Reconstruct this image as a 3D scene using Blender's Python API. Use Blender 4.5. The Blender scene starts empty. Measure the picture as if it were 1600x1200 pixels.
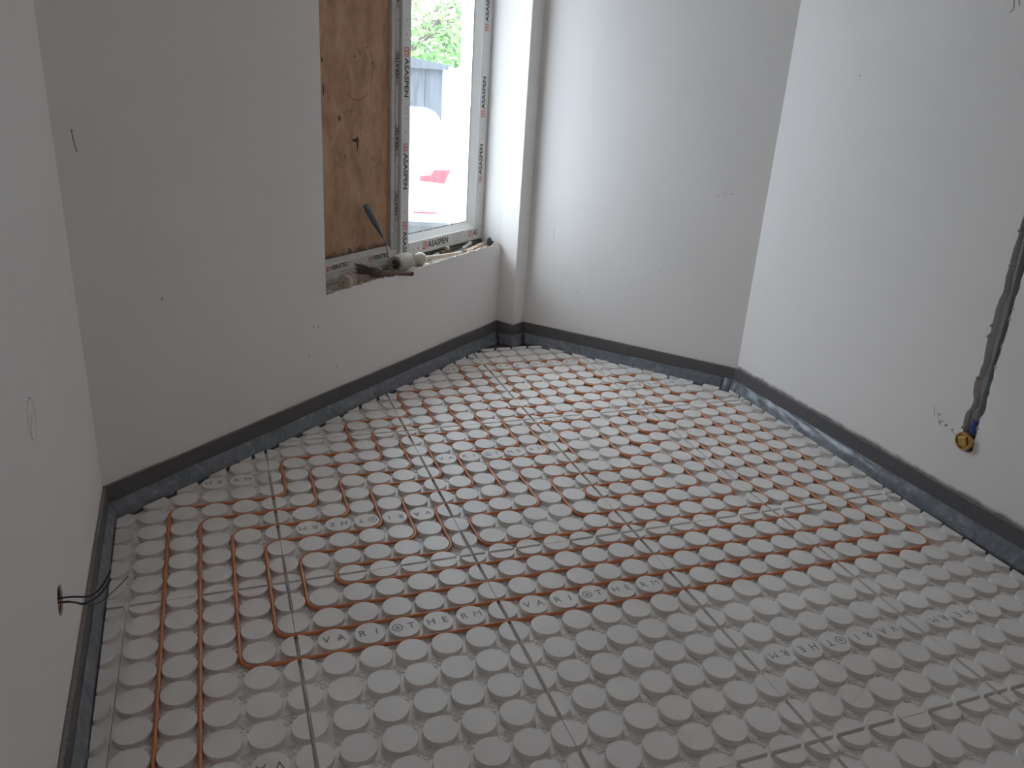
import bpy, bmesh, math, random
from mathutils import Vector, Matrix, noise
SC = bpy.context.scene
COL = SC.collection
random.seed(7)
# ---------------------------------------------------------------- camera, sky, exposure
CAMR = [(0.939382, -0.337512, 0.060398), (-0.070635, -0.362869, -0.929159), (0.335519, 0.868569, -0.364713)]
CAMC = Vector((-0.13371, -1.85499, 1.50909))
FPX = 1252.29
cd = bpy.data.cameras.new('camera'); cam = bpy.data.objects.new('camera', cd); COL.objects.link(cam)
cd.sensor_width = 36.0; cd.lens = FPX / 1600 * 36; cd.clip_start = 0.02
_r, _d, _f = (Vector(v) for v in CAMR)
cam.matrix_world = Matrix(((_r.x, -_d.x, -_f.x, CAMC.x), (_r.y, -_d.y, -_f.y, CAMC.y), (_r.z, -_d.z, -_f.z, CAMC.z), (0, 0, 0, 1)))
SC.camera = cam
wd = bpy.data.worlds.new('overcast_sky'); SC.world = wd; wd.use_nodes = True
bg = wd.node_tree.nodes['Background']; bg.inputs[0].default_value = (0.785, 0.875, 1.0, 1)
_nt = wd.node_tree                      # overcast sky: the zenith three times as bright as the horizon
_tc = _nt.nodes.new('ShaderNodeTexCoord'); _sp = _nt.nodes.new('ShaderNodeSeparateXYZ'); _mr = _nt.nodes.new('ShaderNodeMapRange')
_nt.links.new(_tc.outputs['Generated'], _sp.inputs[0]); _nt.links.new(_sp.outputs[2], _mr.inputs[0]); _nt.links.new(_mr.outputs[0], bg.inputs[1])
SKY = 7.0
for _i, _v in ((1, 0.0), (2, 1.0), (3, SKY), (4, SKY * 3)): _mr.inputs[_i].default_value = _v
SC.view_settings.view_transform = 'Standard'; SC.view_settings.look = 'None'
SC.view_settings.exposure = -0.06; SC.view_settings.gamma = 1.0; SC.view_settings.use_curve_mapping = False
SC.cycles.max_bounces = 16; SC.cycles.diffuse_bounces = 10; SC.cycles.transparent_max_bounces = 16
SC.cycles.use_denoising = True

# ---------------------------------------------------------------- plan of the room (metres, z = 0 at the top of the floor knobs)
A = Vector((-0.5515, 0.8510)); B = Vector((1.4164, 2.4814)); CP = Vector((1.4824, 2.3814)); D = Vector((1.5663, 2.4328))
E = Vector((2.4205, 1.4641)); F0 = Vector((2.4729, -0.1972)); G0 = Vector((-0.5189, -0.3685))
YB = -3.3
def ext(p, q, y):
    t = (y - p.y) / (q.y - p.y); return p + (q - p) * t
F = ext(E, F0, YB); G = ext(A, G0, YB)
ZC = 2.58                      # ceiling
ZF = -0.021                    # underside of the boards
def ang(p, q): return math.atan2(q.y - p.y, q.x - p.x)
TH2 = ang(A, B); L2 = (B - A).length
def win_mat(): return Matrix.Translation((A.x, A.y, 0)) @ Matrix.Rotation(TH2, 4, 'Z')   # x along the window wall, y outward, z up

# lights: a portal that guides the daylight through the glazed window, and an added warm fill in an unseen doorway behind the camera
def area(name, mat, sx, sy, energy, col, portal=False):
    l = bpy.data.lights.new(name, 'AREA'); l.shape = 'RECTANGLE'; l.size = sx; l.size_y = sy; l.energy = energy; l.color = col
    if portal: l.cycles.is_portal = True
    o = bpy.data.objects.new(name, l); COL.objects.link(o); o.matrix_world = mat; return o
area('window_portal', win_mat() @ Matrix.Translation((2.15, 0.33, 1.45)) @ Matrix.Rotation(math.radians(-90), 4, 'X'), 0.9, 1.86, 0, (1, 1, 1), True)
area('fill_light', Matrix.Translation((2.76, YB + 0.75, 1.05)) @ Matrix.Rotation(math.radians(90), 4, 'Y'), 2.0, 0.85, 1.0, (1.0, 0.80, 0.72))

# ---------------------------------------------------------------- helpers
def link(name, me, mat=None, parent=None, loc=None, rotz=None):
    o = bpy.data.objects.new(name, me); COL.objects.link(o)
    if mat is not None and me is not None and not me.materials: me.materials.append(mat)
    if parent is not None: o.parent = parent
    if loc is not None: o.location = loc
    if rotz is not None: o.rotation_euler = (0, 0, rotz)
    return o
def tag(o, label=None, cat=None, group=None, kind=None):
    if label: o['label'] = label
    if cat: o['category'] = cat
    if group: o['group'] = group
    if kind: o['kind'] = kind
    return o
def thing(name, label, cat, loc=(0, 0, 0), rotz=0.0, group=None):
    return tag(link(name, None, loc=loc, rotz=rotz), label, cat, group)
class MB:
    def __init__(s): s.v = []; s.f = []; s.sm = []
    def poly(s, pts, faces, smooth=False):
        n = len(s.v); s.v += [tuple(p) for p in pts]; s.f += [tuple(i + n for i in f) for f in faces]; s.sm += [smooth] * len(faces); return s
    def box(s, a, b, mat=None):
        x0, y0, z0 = a; x1, y1, z1 = b
        P = [(x0, y0, z0), (x1, y0, z0), (x1, y1, z0), (x0, y1, z0), (x0, y0, z1), (x1, y0, z1), (x1, y1, z1), (x0, y1, z1)]
        if mat: P = [tuple(mat @ Vector(p)) for p in P]
        return s.poly(P, [(0, 3, 2, 1), (4, 5, 6, 7), (0, 1, 5, 4), (1, 2, 6, 5), (2, 3, 7, 6), (3, 0, 4, 7)])
    def prism(s, pts2, z0, z1):
        n = len(pts2); P = [(x, y, z0) for x, y in pts2] + [(x, y, z1) for x, y in pts2]
        return s.poly(P, [tuple(range(n - 1, -1, -1)), tuple(range(n, 2 * n))] + [(i, (i + 1) % n, n + (i + 1) % n, n + i) for i in range(n)])
    def tube(s, path, r, n=10, cap=True):
        path = [Vector(p) for p in path]; rings = []; m = len(path)
        rr = r if isinstance(r, (list, tuple)) else [r] * m
        up = None
        for i, p in enumerate(path):
            t = (path[min(i + 1, m - 1)] - path[max(i - 1, 0)]).normalized()
            if up is None:
                up = Vector((0, 0, 1)) if abs(t.z) < .9 else Vector((1, 0, 0))
            a = up - t * up.dot(t)
            if a.length < 1e-4: a = t.orthogonal()
            a.normalize(); b = t.cross(a); up = a
            rings.append([p + (a * math.cos(2 * math.pi * k / n) + b * math.sin(2 * math.pi * k / n)) * rr[i] for k in range(n)])
        P = [q for g in rings for q in g]
        Fs = [(i * n + k, i * n + (k + 1) % n, (i + 1) * n + (k + 1) % n, (i + 1) * n + k) for i in range(m - 1) for k in range(n)]
        s.poly(P, Fs, True)
        if cap:
            s.poly(rings[0], [tuple(range(n - 1, -1, -1))]); s.poly(rings[-1], [tuple(range(n))])
        return s
    def lathe(s, prof, mat, n=24):
        """prof = (radius, height along local z); closed at both ends when the radius is 0"""
        P = []; m = len(prof)
        for r, h in prof:
            for k in range(n): P.append(mat @ Vector((r * math.cos(2 * math.pi * k / n), r * math.sin(2 * math.pi * k / n), h)))
        return s.poly(P, [(i * n + k, i * n + (k + 1) % n, (i + 1) * n + (k + 1) % n, (i + 1) * n + k) for i in range(m - 1) for k in range(n)], True)
    def mesh(s, name='mesh', sharp=35):
        me = bpy.data.meshes.new(name); me.from_pydata(s.v, [], s.f); me.validate()
        bm = bmesh.new(); bm.from_mesh(me); bmesh.ops.remove_doubles(bm, verts=bm.verts, dist=1e-6); bmesh.ops.recalc_face_normals(bm, faces=bm.faces); bm.to_mesh(me); bm.free()
        if any(s.sm):
            me.polygons.foreach_set('use_smooth', [True] * len(me.polygons)); me.set_sharp_from_angle(angle=math.radians(sharp))
        me.update(); return me
    def build(s, name, mat, parent=None, loc=None, rotz=None, sharp=35, bevel=0):
        me = s.mesh(name, sharp)
        o = link(name, me, mat, parent, loc, rotz)
        if bevel:
            b = o.modifiers.new('bevel', 'BEVEL'); b.width = bevel; b.segments = 2; b.limit_method = 'ANGLE'
        return o
def align(p, q):
    """matrix whose local z runs from p to q, origin p"""
    d = (Vector(q) - Vector(p)); return Matrix.Translation(p) @ d.to_track_quat('Z', 'Y').to_matrix().to_4x4()

# ---------------------------------------------------------------- materials
def mat_new(name):
    m = bpy.data.materials.new(name); m.use_nodes = True; nt = m.node_tree
    return m, nt, nt.nodes['Principled BSDF']
def nd(nt, typ, **kw):
    n = nt.nodes.new(typ)
    for k, v in kw.items():
        if k.startswith('i_'): n.inputs[k[2:].replace('_', ' ')].default_value = v
        else: setattr(n, k, v)
    return n
def ramp(nt, stops):
    r = nt.nodes.new('ShaderNodeValToRGB'); e = r.color_ramp.elements
    while len(e) < len(stops): e.new(0.5)
    for x, (p, c) in zip(e, stops): x.position = p; x.color = (c[0], c[1], c[2], 1)
    return r
def mixcol(nt, fac, a, b, blend='MIX'):
    m = nt.nodes.new('ShaderNodeMix'); m.data_type = 'RGBA'; m.blend_type = blend
    for sock, v in ((m.inputs[0], fac), (m.inputs[6], a), (m.inputs[7], b)):
        if hasattr(v, 'is_linked') or hasattr(v, 'links'): nt.links.new(v, sock)
        elif isinstance(v, (int, float)): sock.default_value = v
        else: sock.default_value = (*v, 1)
    return m.outputs[2]
def plain(name, col, rough=0.6, metal=0.0, spec=0.5, var=0.0, scale=40, bump=0.0, bscale=200):
    m, nt, b = mat_new(name); b.inputs['Roughness'].default_value = rough; b.inputs['Metallic'].default_value = metal
    b.inputs['Specular IOR Level'].default_value = spec
    if var:
        tc = nd(nt, 'ShaderNodeNewGeometry'); nz = nd(nt, 'ShaderNodeTexNoise', i_Scale=scale, i_Detail=6.0, i_Roughness=0.65)
        nt.links.new(tc.outputs['Position'], nz.inputs['Vector'])
        r = ramp(nt, [(0.3, [c * (1 - var) for c in col]), (0.7, [min(1, c * (1 + var * .5)) for c in col])])
        nt.links.new(nz.outputs[0], r.inputs[0]); nt.links.new(r.outputs[0], b.inputs['Base Color'])
    else: b.inputs['Base Color'].default_value = (*col, 1)
    if bump:
        tc = nd(nt, 'ShaderNodeNewGeometry'); nz = nd(nt, 'ShaderNodeTexNoise', i_Scale=bscale, i_Detail=4.0)
        nt.links.new(tc.outputs['Position'], nz.inputs['Vector']); bp = nd(nt, 'ShaderNodeBump', i_Strength=bump, i_Distance=0.002)
        nt.links.new(nz.outputs[0], bp.inputs['Height']); nt.links.new(bp.outputs[0], b.inputs['Normal'])
    return m
def wall_paint(name, col, smear=False):
    m, nt, b = mat_new(name); b.inputs['Roughness'].default_value = 0.75; b.inputs['Specular IOR Level'].default_value = 0.25
    g = nd(nt, 'ShaderNodeNewGeometry')
    n1 = nd(nt, 'ShaderNodeTexNoise', i_Scale=1.3, i_Detail=5.0, i_Roughness=0.6); n2 = nd(nt, 'ShaderNodeTexNoise', i_Scale=260.0, i_Detail=3.0)
    n3 = nd(nt, 'ShaderNodeTexNoise', i_Scale=9.0, i_Detail=8.0, i_Roughness=0.7)
    for n in (n1, n2, n3): nt.links.new(g.outputs['Position'], n.inputs['Vector'])
    r = ramp(nt, [(0.3, [c * .955 for c in col]), (0.7, col)]); nt.links.new(n1.outputs[0], r.inputs[0])
    r3 = ramp(nt, [(0.70, (0, 0, 0)), (0.78, (1, 1, 1))]); nt.links.new(n3.outputs[0], r3.inputs[0])
    mf = nd(nt, 'ShaderNodeMath', operation='MULTIPLY'); nt.links.new(r3.outputs[0], mf.inputs[0]); mf.inputs[1].default_value = 0.10
    c = mixcol(nt, mf.outputs[0], r.outputs[0], [x * .75 for x in col])
    if smear:   # black adhesive smears just above the edge strip
        sp = nd(nt, 'ShaderNodeSeparateXYZ'); nt.links.new(g.outputs['Position'], sp.inputs[0])
        mr = nd(nt, 'ShaderNodeMapRange'); nt.links.new(sp.outputs[2], mr.inputs[0])
        for i, v in ((1, 0.108), (2, 0.150), (3, 1.0), (4, 0.0)): mr.inputs[i].default_value = v
        n4 = nd(nt, 'ShaderNodeTexNoise', i_Scale=14.0, i_Detail=9.0, i_Roughness=0.75); nt.links.new(g.outputs['Position'], n4.inputs['Vector'])
        ad = nd(nt, 'ShaderNodeMath', operation='ADD'); nt.links.new(mr.outputs[0], ad.inputs[0]); nt.links.new(n4.outputs[0], ad.inputs[1])
        r4 = ramp(nt, [(0.0, (0, 0, 0)), (1.0, (1, 1, 1))]); mr2 = nd(nt, 'ShaderNodeMapRange')
        nt.links.new(ad.outputs[0], mr2.inputs[0])
        for i, v in ((1, 1.02), (2, 1.5), (3, 0.0), (4, 0.85)): mr2.inputs[i].default_value = v
        c = mixcol(nt, mr2.outputs[0], c, (0.05, 0.05, 0.055))
    nt.links.new(c, b.inputs['Base Color'])
    bp = nd(nt, 'ShaderNodeBump', i_Strength=0.06, i_Distance=0.002); nt.links.new(n2.outputs[0], bp.inputs['Height']); nt.links.new(bp.outputs[0], b.inputs['Normal'])
    return m
M = {}
M['paint'] = wall_paint('white_wall_paint', (0.87, 0.84, 0.82))
M['paint_smear'] = wall_paint('white_wall_paint_with_smears', (0.87, 0.84, 0.82), True)
M['ceiling'] = plain('ceiling_white', (0.87, 0.84, 0.81), 0.9)
M['screed'] = plain('subfloor', (0.10, 0.095, 0.09), 0.95, var=0.3, scale=6)
M['cut_plaster'] = plain('broken_plaster', (0.50, 0.44, 0.38), 0.95, var=0.45, scale=45, bump=0.8, bscale=120)
M['chase'] = plain('cut_wall_core', (0.16, 0.135, 0.12), 0.95, var=0.5, scale=60, bump=0.9, bscale=120)
M['foam'] = plain('dark_grey_foam', (0.125, 0.118, 0.122), 0.75, var=0.25, scale=120, bump=0.6, bscale=320)
def lit_dust_top(m, col, amount):      # plaster dust and light from above, painted on what faces up
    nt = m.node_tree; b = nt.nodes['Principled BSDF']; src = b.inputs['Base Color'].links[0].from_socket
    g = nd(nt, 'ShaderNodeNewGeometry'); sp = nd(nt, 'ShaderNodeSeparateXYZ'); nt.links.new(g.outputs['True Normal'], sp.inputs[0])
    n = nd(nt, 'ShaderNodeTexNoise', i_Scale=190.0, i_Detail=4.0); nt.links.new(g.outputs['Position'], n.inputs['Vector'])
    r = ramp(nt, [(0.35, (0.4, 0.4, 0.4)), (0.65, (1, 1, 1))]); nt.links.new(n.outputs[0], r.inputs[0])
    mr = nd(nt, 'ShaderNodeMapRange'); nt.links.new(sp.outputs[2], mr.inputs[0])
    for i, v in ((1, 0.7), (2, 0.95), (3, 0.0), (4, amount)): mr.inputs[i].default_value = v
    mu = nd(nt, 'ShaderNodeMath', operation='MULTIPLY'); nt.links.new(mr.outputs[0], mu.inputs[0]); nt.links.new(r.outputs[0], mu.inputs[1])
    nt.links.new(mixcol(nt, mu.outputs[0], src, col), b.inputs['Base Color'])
lit_dust_top(M['foam'], (0.33, 0.28, 0.24), 0.9)
def gypsum():
    m, nt, b = mat_new('gypsum_fibre'); b.inputs['Roughness'].default_value = 0.5; b.inputs['Specular IOR Level'].default_value = 0.6
    g = nd(nt, 'ShaderNodeNewGeometry')
    n1 = nd(nt, 'ShaderNodeTexNoise', i_Scale=2.2, i_Detail=3.0); n2 = nd(nt, 'ShaderNodeTexNoise', i_Scale=38.0, i_Detail=8.0, i_Roughness=0.7); n3 = nd(nt, 'ShaderNodeTexNoise', i_Scale=330.0, i_Detail=3.0)
    for n in (n1, n2, n3): nt.links.new(g.outputs['Position'], n.inputs['Vector'])
    r1 = ramp(nt, [(0.35, (0.755, 0.715, 0.68)), (0.65, (0.82, 0.785, 0.755))]); nt.links.new(n1.outputs[0], r1.inputs[0])
    r2 = ramp(nt, [(0.60, (0, 0, 0)), (0.82, (1, 1, 1))]); nt.links.new(n2.outputs[0], r2.inputs[0])
    mf = nd(nt, 'ShaderNodeMath', operation='MULTIPLY'); nt.links.new(r2.outputs[0], mf.inputs[0]); mf.inputs[1].default_value = 0.45
    nt.links.new(mixcol(nt, mf.outputs[0], r1.outputs[0], (0.56, 0.54, 0.52)), b.inputs['Base Color'])
    bp = nd(nt, 'ShaderNodeBump', i_Strength=0.12, i_Distance=0.001); nt.links.new(n3.outputs[0], bp.inputs['Height']); nt.links.new(bp.outputs[0], b.inputs['Normal'])
    return m
M['gypsum'] = gypsum()
M['ink'] = plain('grey_print', (0.30, 0.30, 0.315), 0.8)
M['pipe'] = plain('orange_pipe', (0.62, 0.205, 0.075), 0.36, spec=0.5, var=0.12, scale=9)
def film():
    m, nt, b = mat_new('grey_film'); b.inputs['Roughness'].default_value = 0.30
    g = nd(nt, 'ShaderNodeNewGeometry'); n = nd(nt, 'ShaderNodeTexNoise', i_Scale=22.0, i_Detail=8.0, i_Roughness=0.62, i_Distortion=1.2); nt.links.new(g.outputs['Position'], n.inputs['Vector'])
    r = ramp(nt, [(0.30, (0.13, 0.14, 0.16)), (0.58, (0.21, 0.225, 0.25)), (0.76, (0.38, 0.395, 0.42))]); nt.links.new(n.outputs[0], r.inputs[0]); nt.links.new(r.outputs[0], b.inputs['Base Color'])  # pale streaks paint the highlights of the wrinkles into the film colour
    b.inputs['Alpha'].default_value = 0.93
    return m
M['film'] = film()
M['upvc'] = plain('white_frame_plastic', (0.78, 0.77, 0.74), 0.3)
M['upvc_old'] = plain('dusty_frame_plastic', (0.60, 0.57, 0.53), 0.5, var=0.15, scale=25)
M['tape_film'] = plain('protective_film', (0.70, 0.69, 0.67), 0.35)
M['black_print'] = plain('black_print', (0.035, 0.035, 0.04), 0.5)
M['red_print'] = plain('red_print', (0.60, 0.10, 0.08), 0.5)
M['pale_print'] = plain('pale_grey_print', (0.40, 0.39, 0.38), 0.5)
M['gasket'] = plain('black_gasket', (0.03, 0.03, 0.03), 0.6)
def ply():
    m, nt, b = mat_new('brown_plywood'); b.inputs['Roughness'].default_value = 0.75
    tc = nd(nt, 'ShaderNodeTexCoord'); mp = nd(nt, 'ShaderNodeMapping'); mp.inputs['Scale'].default_value = (9, 9, 4.5)
    nt.links.new(tc.outputs['Object'], mp.inputs[0])
    n1 = nd(nt, 'ShaderNodeTexNoise', i_Scale=1.6, i_Detail=9.0, i_Roughness=0.68, i_Distortion=0.5); nt.links.new(mp.outputs[0], n1.inputs['Vector'])
    n2 = nd(nt, 'ShaderNodeTexNoise', i_Scale=11.0, i_Detail=7.0, i_Roughness=0.6); nt.links.new(tc.outputs['Object'], n2.inputs['Vector'])
    r = ramp(nt, [(0.28, (0.30, 0.160, 0.090)), (0.52, (0.47, 0.275, 0.160)), (0.75, (0.60, 0.385, 0.250))]); nt.links.new(n1.outputs[0], r.inputs[0])
    r2 = ramp(nt, [(0.62, (0, 0, 0)), (0.78, (1, 1, 1))]); nt.links.new(n2.outputs[0], r2.inputs[0])
    mf = nd(nt, 'ShaderNodeMath', operation='MULTIPLY'); nt.links.new(r2.outputs[0], mf.inputs[0]); mf.inputs[1].default_value = 0.7
    c = mixcol(nt, mf.outputs[0], r.outputs[0], (0.085, 0.055, 0.04))
    # ragged darker rim along the foot of the sheet
    sp = nd(nt, 'ShaderNodeSeparateXYZ'); nt.links.new(tc.outputs['Object'], sp.inputs[0]); mr = nd(nt, 'ShaderNodeMapRange'); nt.links.new(sp.outputs[2], mr.inputs[0])
    for i, v in ((1, 0.655), (2, 0.76), (3, 0.62), (4, 0.0)): mr.inputs[i].default_value = v
    n3 = nd(nt, 'ShaderNodeTexNoise', i_Scale=30.0, i_Detail=8.0, i_Roughness=0.7); nt.links.new(tc.outputs['Object'], n3.inputs['Vector'])
    ad = nd(nt, 'ShaderNodeMath', operation='ADD'); nt.links.new(mr.outputs[0], ad.inputs[0]); nt.links.new(n3.outputs[0], ad.inputs[1])
    mr2 = nd(nt, 'ShaderNodeMapRange'); nt.links.new(ad.outputs[0], mr2.inputs[0])
    for i, v in ((1, 0.95), (2, 1.1), (3, 0.0), (4, 0.8)): mr2.inputs[i].default_value = v
    c = mixcol(nt, mr2.outputs[0], c, (0.05, 0.035, 0.025))
    nt.links.new(c, b.inputs['Base Color']); return m
M['ply'] = ply()
def glass():
    m = bpy.data.materials.new('dusty_glass'); m.use_nodes = True; nt = m.node_tree; nt.nodes.clear()
    out = nd(nt, 'ShaderNodeOutputMaterial'); tr = nd(nt, 'ShaderNodeBsdfTransparent'); gl = nd(nt, 'ShaderNodeBsdfGlossy'); df = nd(nt, 'ShaderNodeBsdfTranslucent')
    tr.inputs[0].default_value = (0.96, 0.98, 0.97, 1); gl.inputs['Roughness'].default_value = 0.02; df.inputs[0].default_value = (0.9, 0.9, 0.9, 1)
    fr = nd(nt, 'ShaderNodeValue'); fr.outputs[0].default_value = 0.05
    m1 = nd(nt, 'ShaderNodeMixShader'); nt.links.new(fr.outputs[0], m1.inputs[0]); nt.links.new(tr.outputs[0], m1.inputs[1]); nt.links.new(gl.outputs[0], m1.inputs[2])
    g = nd(nt, 'ShaderNodeTexCoord'); mp = nd(nt, 'ShaderNodeMapping'); mp.inputs['Scale'].default_value = (14, 14, 3); nt.links.new(g.outputs['Object'], mp.inputs[0])
    n = nd(nt, 'ShaderNodeTexNoise', i_Scale=2.0, i_Detail=7.0, i_Roughness=0.7); nt.links.new(mp.outputs[0], n.inputs['Vector'])
    mr = nd(nt, 'ShaderNodeMapRange'); nt.links.new(n.outputs[0], mr.inputs[0])
    for i, v in ((1, 0.35), (2, 0.8), (3, 0.0), (4, 0.035)): mr.inputs[i].default_value = v
    m2 = nd(nt, 'ShaderNodeMixShader'); nt.links.new(mr.outputs[0], m2.inputs[0]); nt.links.new(m1.outputs[0], m2.inputs[1]); nt.links.new(df.outputs[0], m2.inputs[2])
    nt.links.new(m2.outputs[0], out.inputs[0]); return m
M['glass'] = glass()

# ---------------------------------------------------------------- walls, ceiling
def jag(x0, x1, n, base, amp, seed):
    rnd = random.Random(seed); return [(x0 + (x1 - x0) * i / n, base + rnd.uniform(-amp, amp)) for i in range(n + 1)]
def struct(o): o['kind'] = 'structure'; return o
def boolean_cut(o, cutter):
    md = o.modifiers.new('cut', 'BOOLEAN'); md.operation = 'DIFFERENCE'; md.solver = 'EXACT'; md.object = cutter
    bpy.context.view_layer.update()
    me = bpy.data.meshes.new_from_object(o.evaluated_get(bpy.context.evaluated_depsgraph_get()))
    o.modifiers.clear(); o.data = me
    bpy.data.objects.remove(cutter)
# window wall: opening x 1.105 .. L2, sill z 0.548, head z 2.13
X0, ZS, ZH, TW = 1.105, 0.545, 2.28, 0.295
w = MB().box((-0.25, 0, ZF), (X0, TW, ZC)).box((X0, 0.012, ZF), (L2, TW, ZS)).box((X0, 0, ZH), (L2, TW, ZC)).prism([(L2, 0), (L2 + 0.30, 0), (L2 + 0.30, TW), (L2 + 0.032, TW)], ZF, ZC)
w.box((L2 - 0.045, 0.205, ZS), (L2 + .03, TW, ZH))         # outer rebate of the right jamb
wall_front = struct(w.build('wall_front', M['paint'], loc=(A.x, A.y, 0), rotz=TH2))
# plaster skin under the sill with its broken top edge
top = []
rnd = random.Random(3)
N = 120
for i in range(N + 1):
    x = X0 + (L2 - X0) * i / N; t = (x - X0) / (L2 - X0)
    z = 0.556 + 0.004 * math.sin(7 * t) + (0.016 * min(1, max(0, (t - .42) / .2))) - (0.008 * max(0, (t - .9) / .1)) + rnd.uniform(-0.004, 0.004) + (0.004 * rnd.random() ** 3)
    if .30 < t < .45: z -= 0.006
    top.append((x, z))
skin = MB()
for (xa, za), (xb, zb) in zip(top, top[1:]):
    dq = 0.010 + rnd.uniform(0, .010)
    P = [(xa, 0, ZF), (xb, 0, ZF), (xb, 0, zb), (xa, 0, za), (xa, .0125, ZS - .004), (xb, .0125, ZS - .004), (xb, .012, zb + rnd.uniform(-.003, .003)), (xa, .012, za + rnd.uniform(-.003, .003))]
    skin.poly(P, [(0, 1, 2, 3)]); skin.poly([P[3], P[2], P[6], P[7]], [(0, 1, 2, 3)]); skin.poly([P[7], P[6], P[5], P[4]], [(0, 1, 2, 3)])
ps = MB()
me = skin.mesh('plaster_skin'); me.materials.append(M['paint']); me.materials.append(M['cut_plaster'])
for p in me.polygons:
    if abs(p.normal.y) < .95: p.material_index = 1
link('plaster_skin', me, parent=wall_front)
# rough mortar bed of the sill
bed = MB(); NX, NY = 70, 6
P = []
for j in range(NY + 1):
    for i in range(NX + 1):
        x = X0 + (L2 - X0) * i / NX; y = 0.012 + 0.128 * j / NY
        P.append((x, y, ZS + 0.003 + 0.006 * noise.noise((x * 22, y * 22, 1)) + 0.004 * noise.noise((x * 60, y * 60, 4))))
bed.poly(P, [(j * (NX + 1) + i, j * (NX + 1) + i + 1, (j + 1) * (NX + 1) + i + 1, (j + 1) * (NX + 1) + i) for j in range(NY) for i in range(NX)])
bed.build('sill_mortar', M['cut_plaster'], wall_front)
T1 = 0.15
THL = ang(G, A); LL = (A - G).length
wall_left = struct(MB().box((-0.1, 0, ZF), (LL + 0.1, T1, ZC)).build('wall_left', M['paint'], loc=(G.x, G.y, 0), rotz=THL))
TH3 = ang(D, E); L3 = (E - D).length
wall_far = struct(MB().box((0, 0, ZF), (L3 + 0.10, T1, ZC)).build('wall_far', M['paint'], loc=(D.x, D.y, 0), rotz=TH3))
TH4 = ang(E, F); L4 = (F - E).length
wall_right = MB().box((-0.10, 0, ZF), (L4 + 0.1, T1, ZC)).build('wall_right', M['paint_smear'], loc=(E.x, E.y, 0), rotz=TH4)
struct(wall_right)
n2 = Vector((math.sin(TH2), -math.cos(TH2))); n3o = Vector((-math.sin(TH3), math.cos(TH3)))
pil = MB().prism([tuple(B), tuple(CP), tuple(D), tuple(D + n3o * .2), tuple(B - n2 * .25)], ZF, ZC)
struct(pil.build('wall_pillar', M['paint'], bevel=0.004))
bw = MB()
for a, b, z0, z1 in ((-0.7, 2.8, ZF, ZC),): bw.box((a, YB - .12, z0), (b, YB, z1))
struct(bw.build('wall_back', M['paint']))
HX = 2.60                                # unseen box added beyond the fill doorway, keeps the sky out
sky_block = MB().box((HX, YB - .1, ZF), (HX + 1.5, YB, ZC)).box((HX + 1.5, YB - .1, ZF), (HX + 1.6, YB + 1.9, ZC)).box((HX + .05, YB + 1.8, ZF), (HX + 1.6, YB + 1.9, ZC)).box((HX, YB - .1, ZC), (HX + 1.6, YB + 1.9, ZC + .1)).box((HX + .2, YB - .1, ZF - .1), (HX + 1.6, YB + 1.9, ZF))
struct(sky_block.build('wall_sky_block', M['paint']))
struct(MB().box((-1.0, YB - .3, ZC), (3.1, 3.2, ZC + .12)).build('ceiling', M['ceiling']))

# ---------------------------------------------------------------- floor: subfloor, knobbed boards, lettering
floor = struct(MB().box((-0.9, YB - .3, -0.13), (2.75, 2.75, ZF - 0.0005)).build('floor', M['screed']))
def halfplane(p, q, off):      # keep the room side (right of p->q), moved inwards by off
    d = (q - p).normalized(); n = Vector((d.y, -d.x)); return (n.x, n.y, n.dot(p) + off)
ROOM = [halfplane(G, A, 0.034), halfplane(A, B, 0.050), halfplane(D, E, 0.045), halfplane(E, F, 0.043)]
_pd = (D - B).normalized()
def clip(poly, planes):
    for nx, ny, c in planes:
        out = []
        for i, p in enumerate(poly):
            q = poly[(i + 1) % len(poly)]; a = nx * p[0] + ny * p[1] - c; b = nx * q[0] + ny * q[1] - c
            if a >= 0: out.append(p)
            if (a >= 0) != (b >= 0):
                t = a / (a - b); out.append((p[0] + (q[0] - p[0]) * t, p[1] + (q[1] - p[1]) * t))
        poly = out
        if len(poly) < 3: return []
    return poly
def parea(p): return 0.5 * abs(sum(p[i][0] * p[(i + 1) % len(p)][1] - p[(i + 1) % len(p)][0] * p[i][1] for i in range(len(p))))
# the pillar's foot cuts the far corner
PIL = [halfplane(B + (CP - B) * 0.0, B + (D - B), 0.02)]
ROOMALL = ROOM + [(n2.x, n2.y, n2.dot(CP) + 0.012 - 0.0)] if False else ROOM
HK, RK = 0.0170, 0.0440
NK = 36
def knob_geo(poly):
    """convex outline (knob local) -> tapered, edge-rounded prism"""
    cx = sum(p[0] for p in poly) / len(poly); cy = sum(p[1] for p in poly) / len(poly); n = len(poly)
    def sc(k, z): return [(cx + (x - cx) * k, cy + (y - cy) * k, z) for x, y in poly]
    rings = [sc(1.014, -HK), sc(1.0, -0.0011), sc(0.992, -0.0003), sc(0.976, 0.0)]
    P = [p for r in rings for p in r]
    Fs = [(i * n + k, i * n + (k + 1) % n, (i + 1) * n + (k + 1) % n, (i + 1) * n + k) for i in range(3) for k in range(n)] + [tuple(range(3 * n, 4 * n))]
    return P, Fs
CIRC = [(RK * math.cos(2 * math.pi * k / NK), RK * math.sin(2 * math.pi * k / NK)) for k in range(NK)]
def proj(p):
    d = Vector(p) - CAMC; x, y, z = _r.dot(d), _d.dot(d), _f.dot(d)
    return (800 + FPX * x / z, 600 + FPX * y / z, z) if z > .05 else (-9999, -9999, -1)
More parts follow.
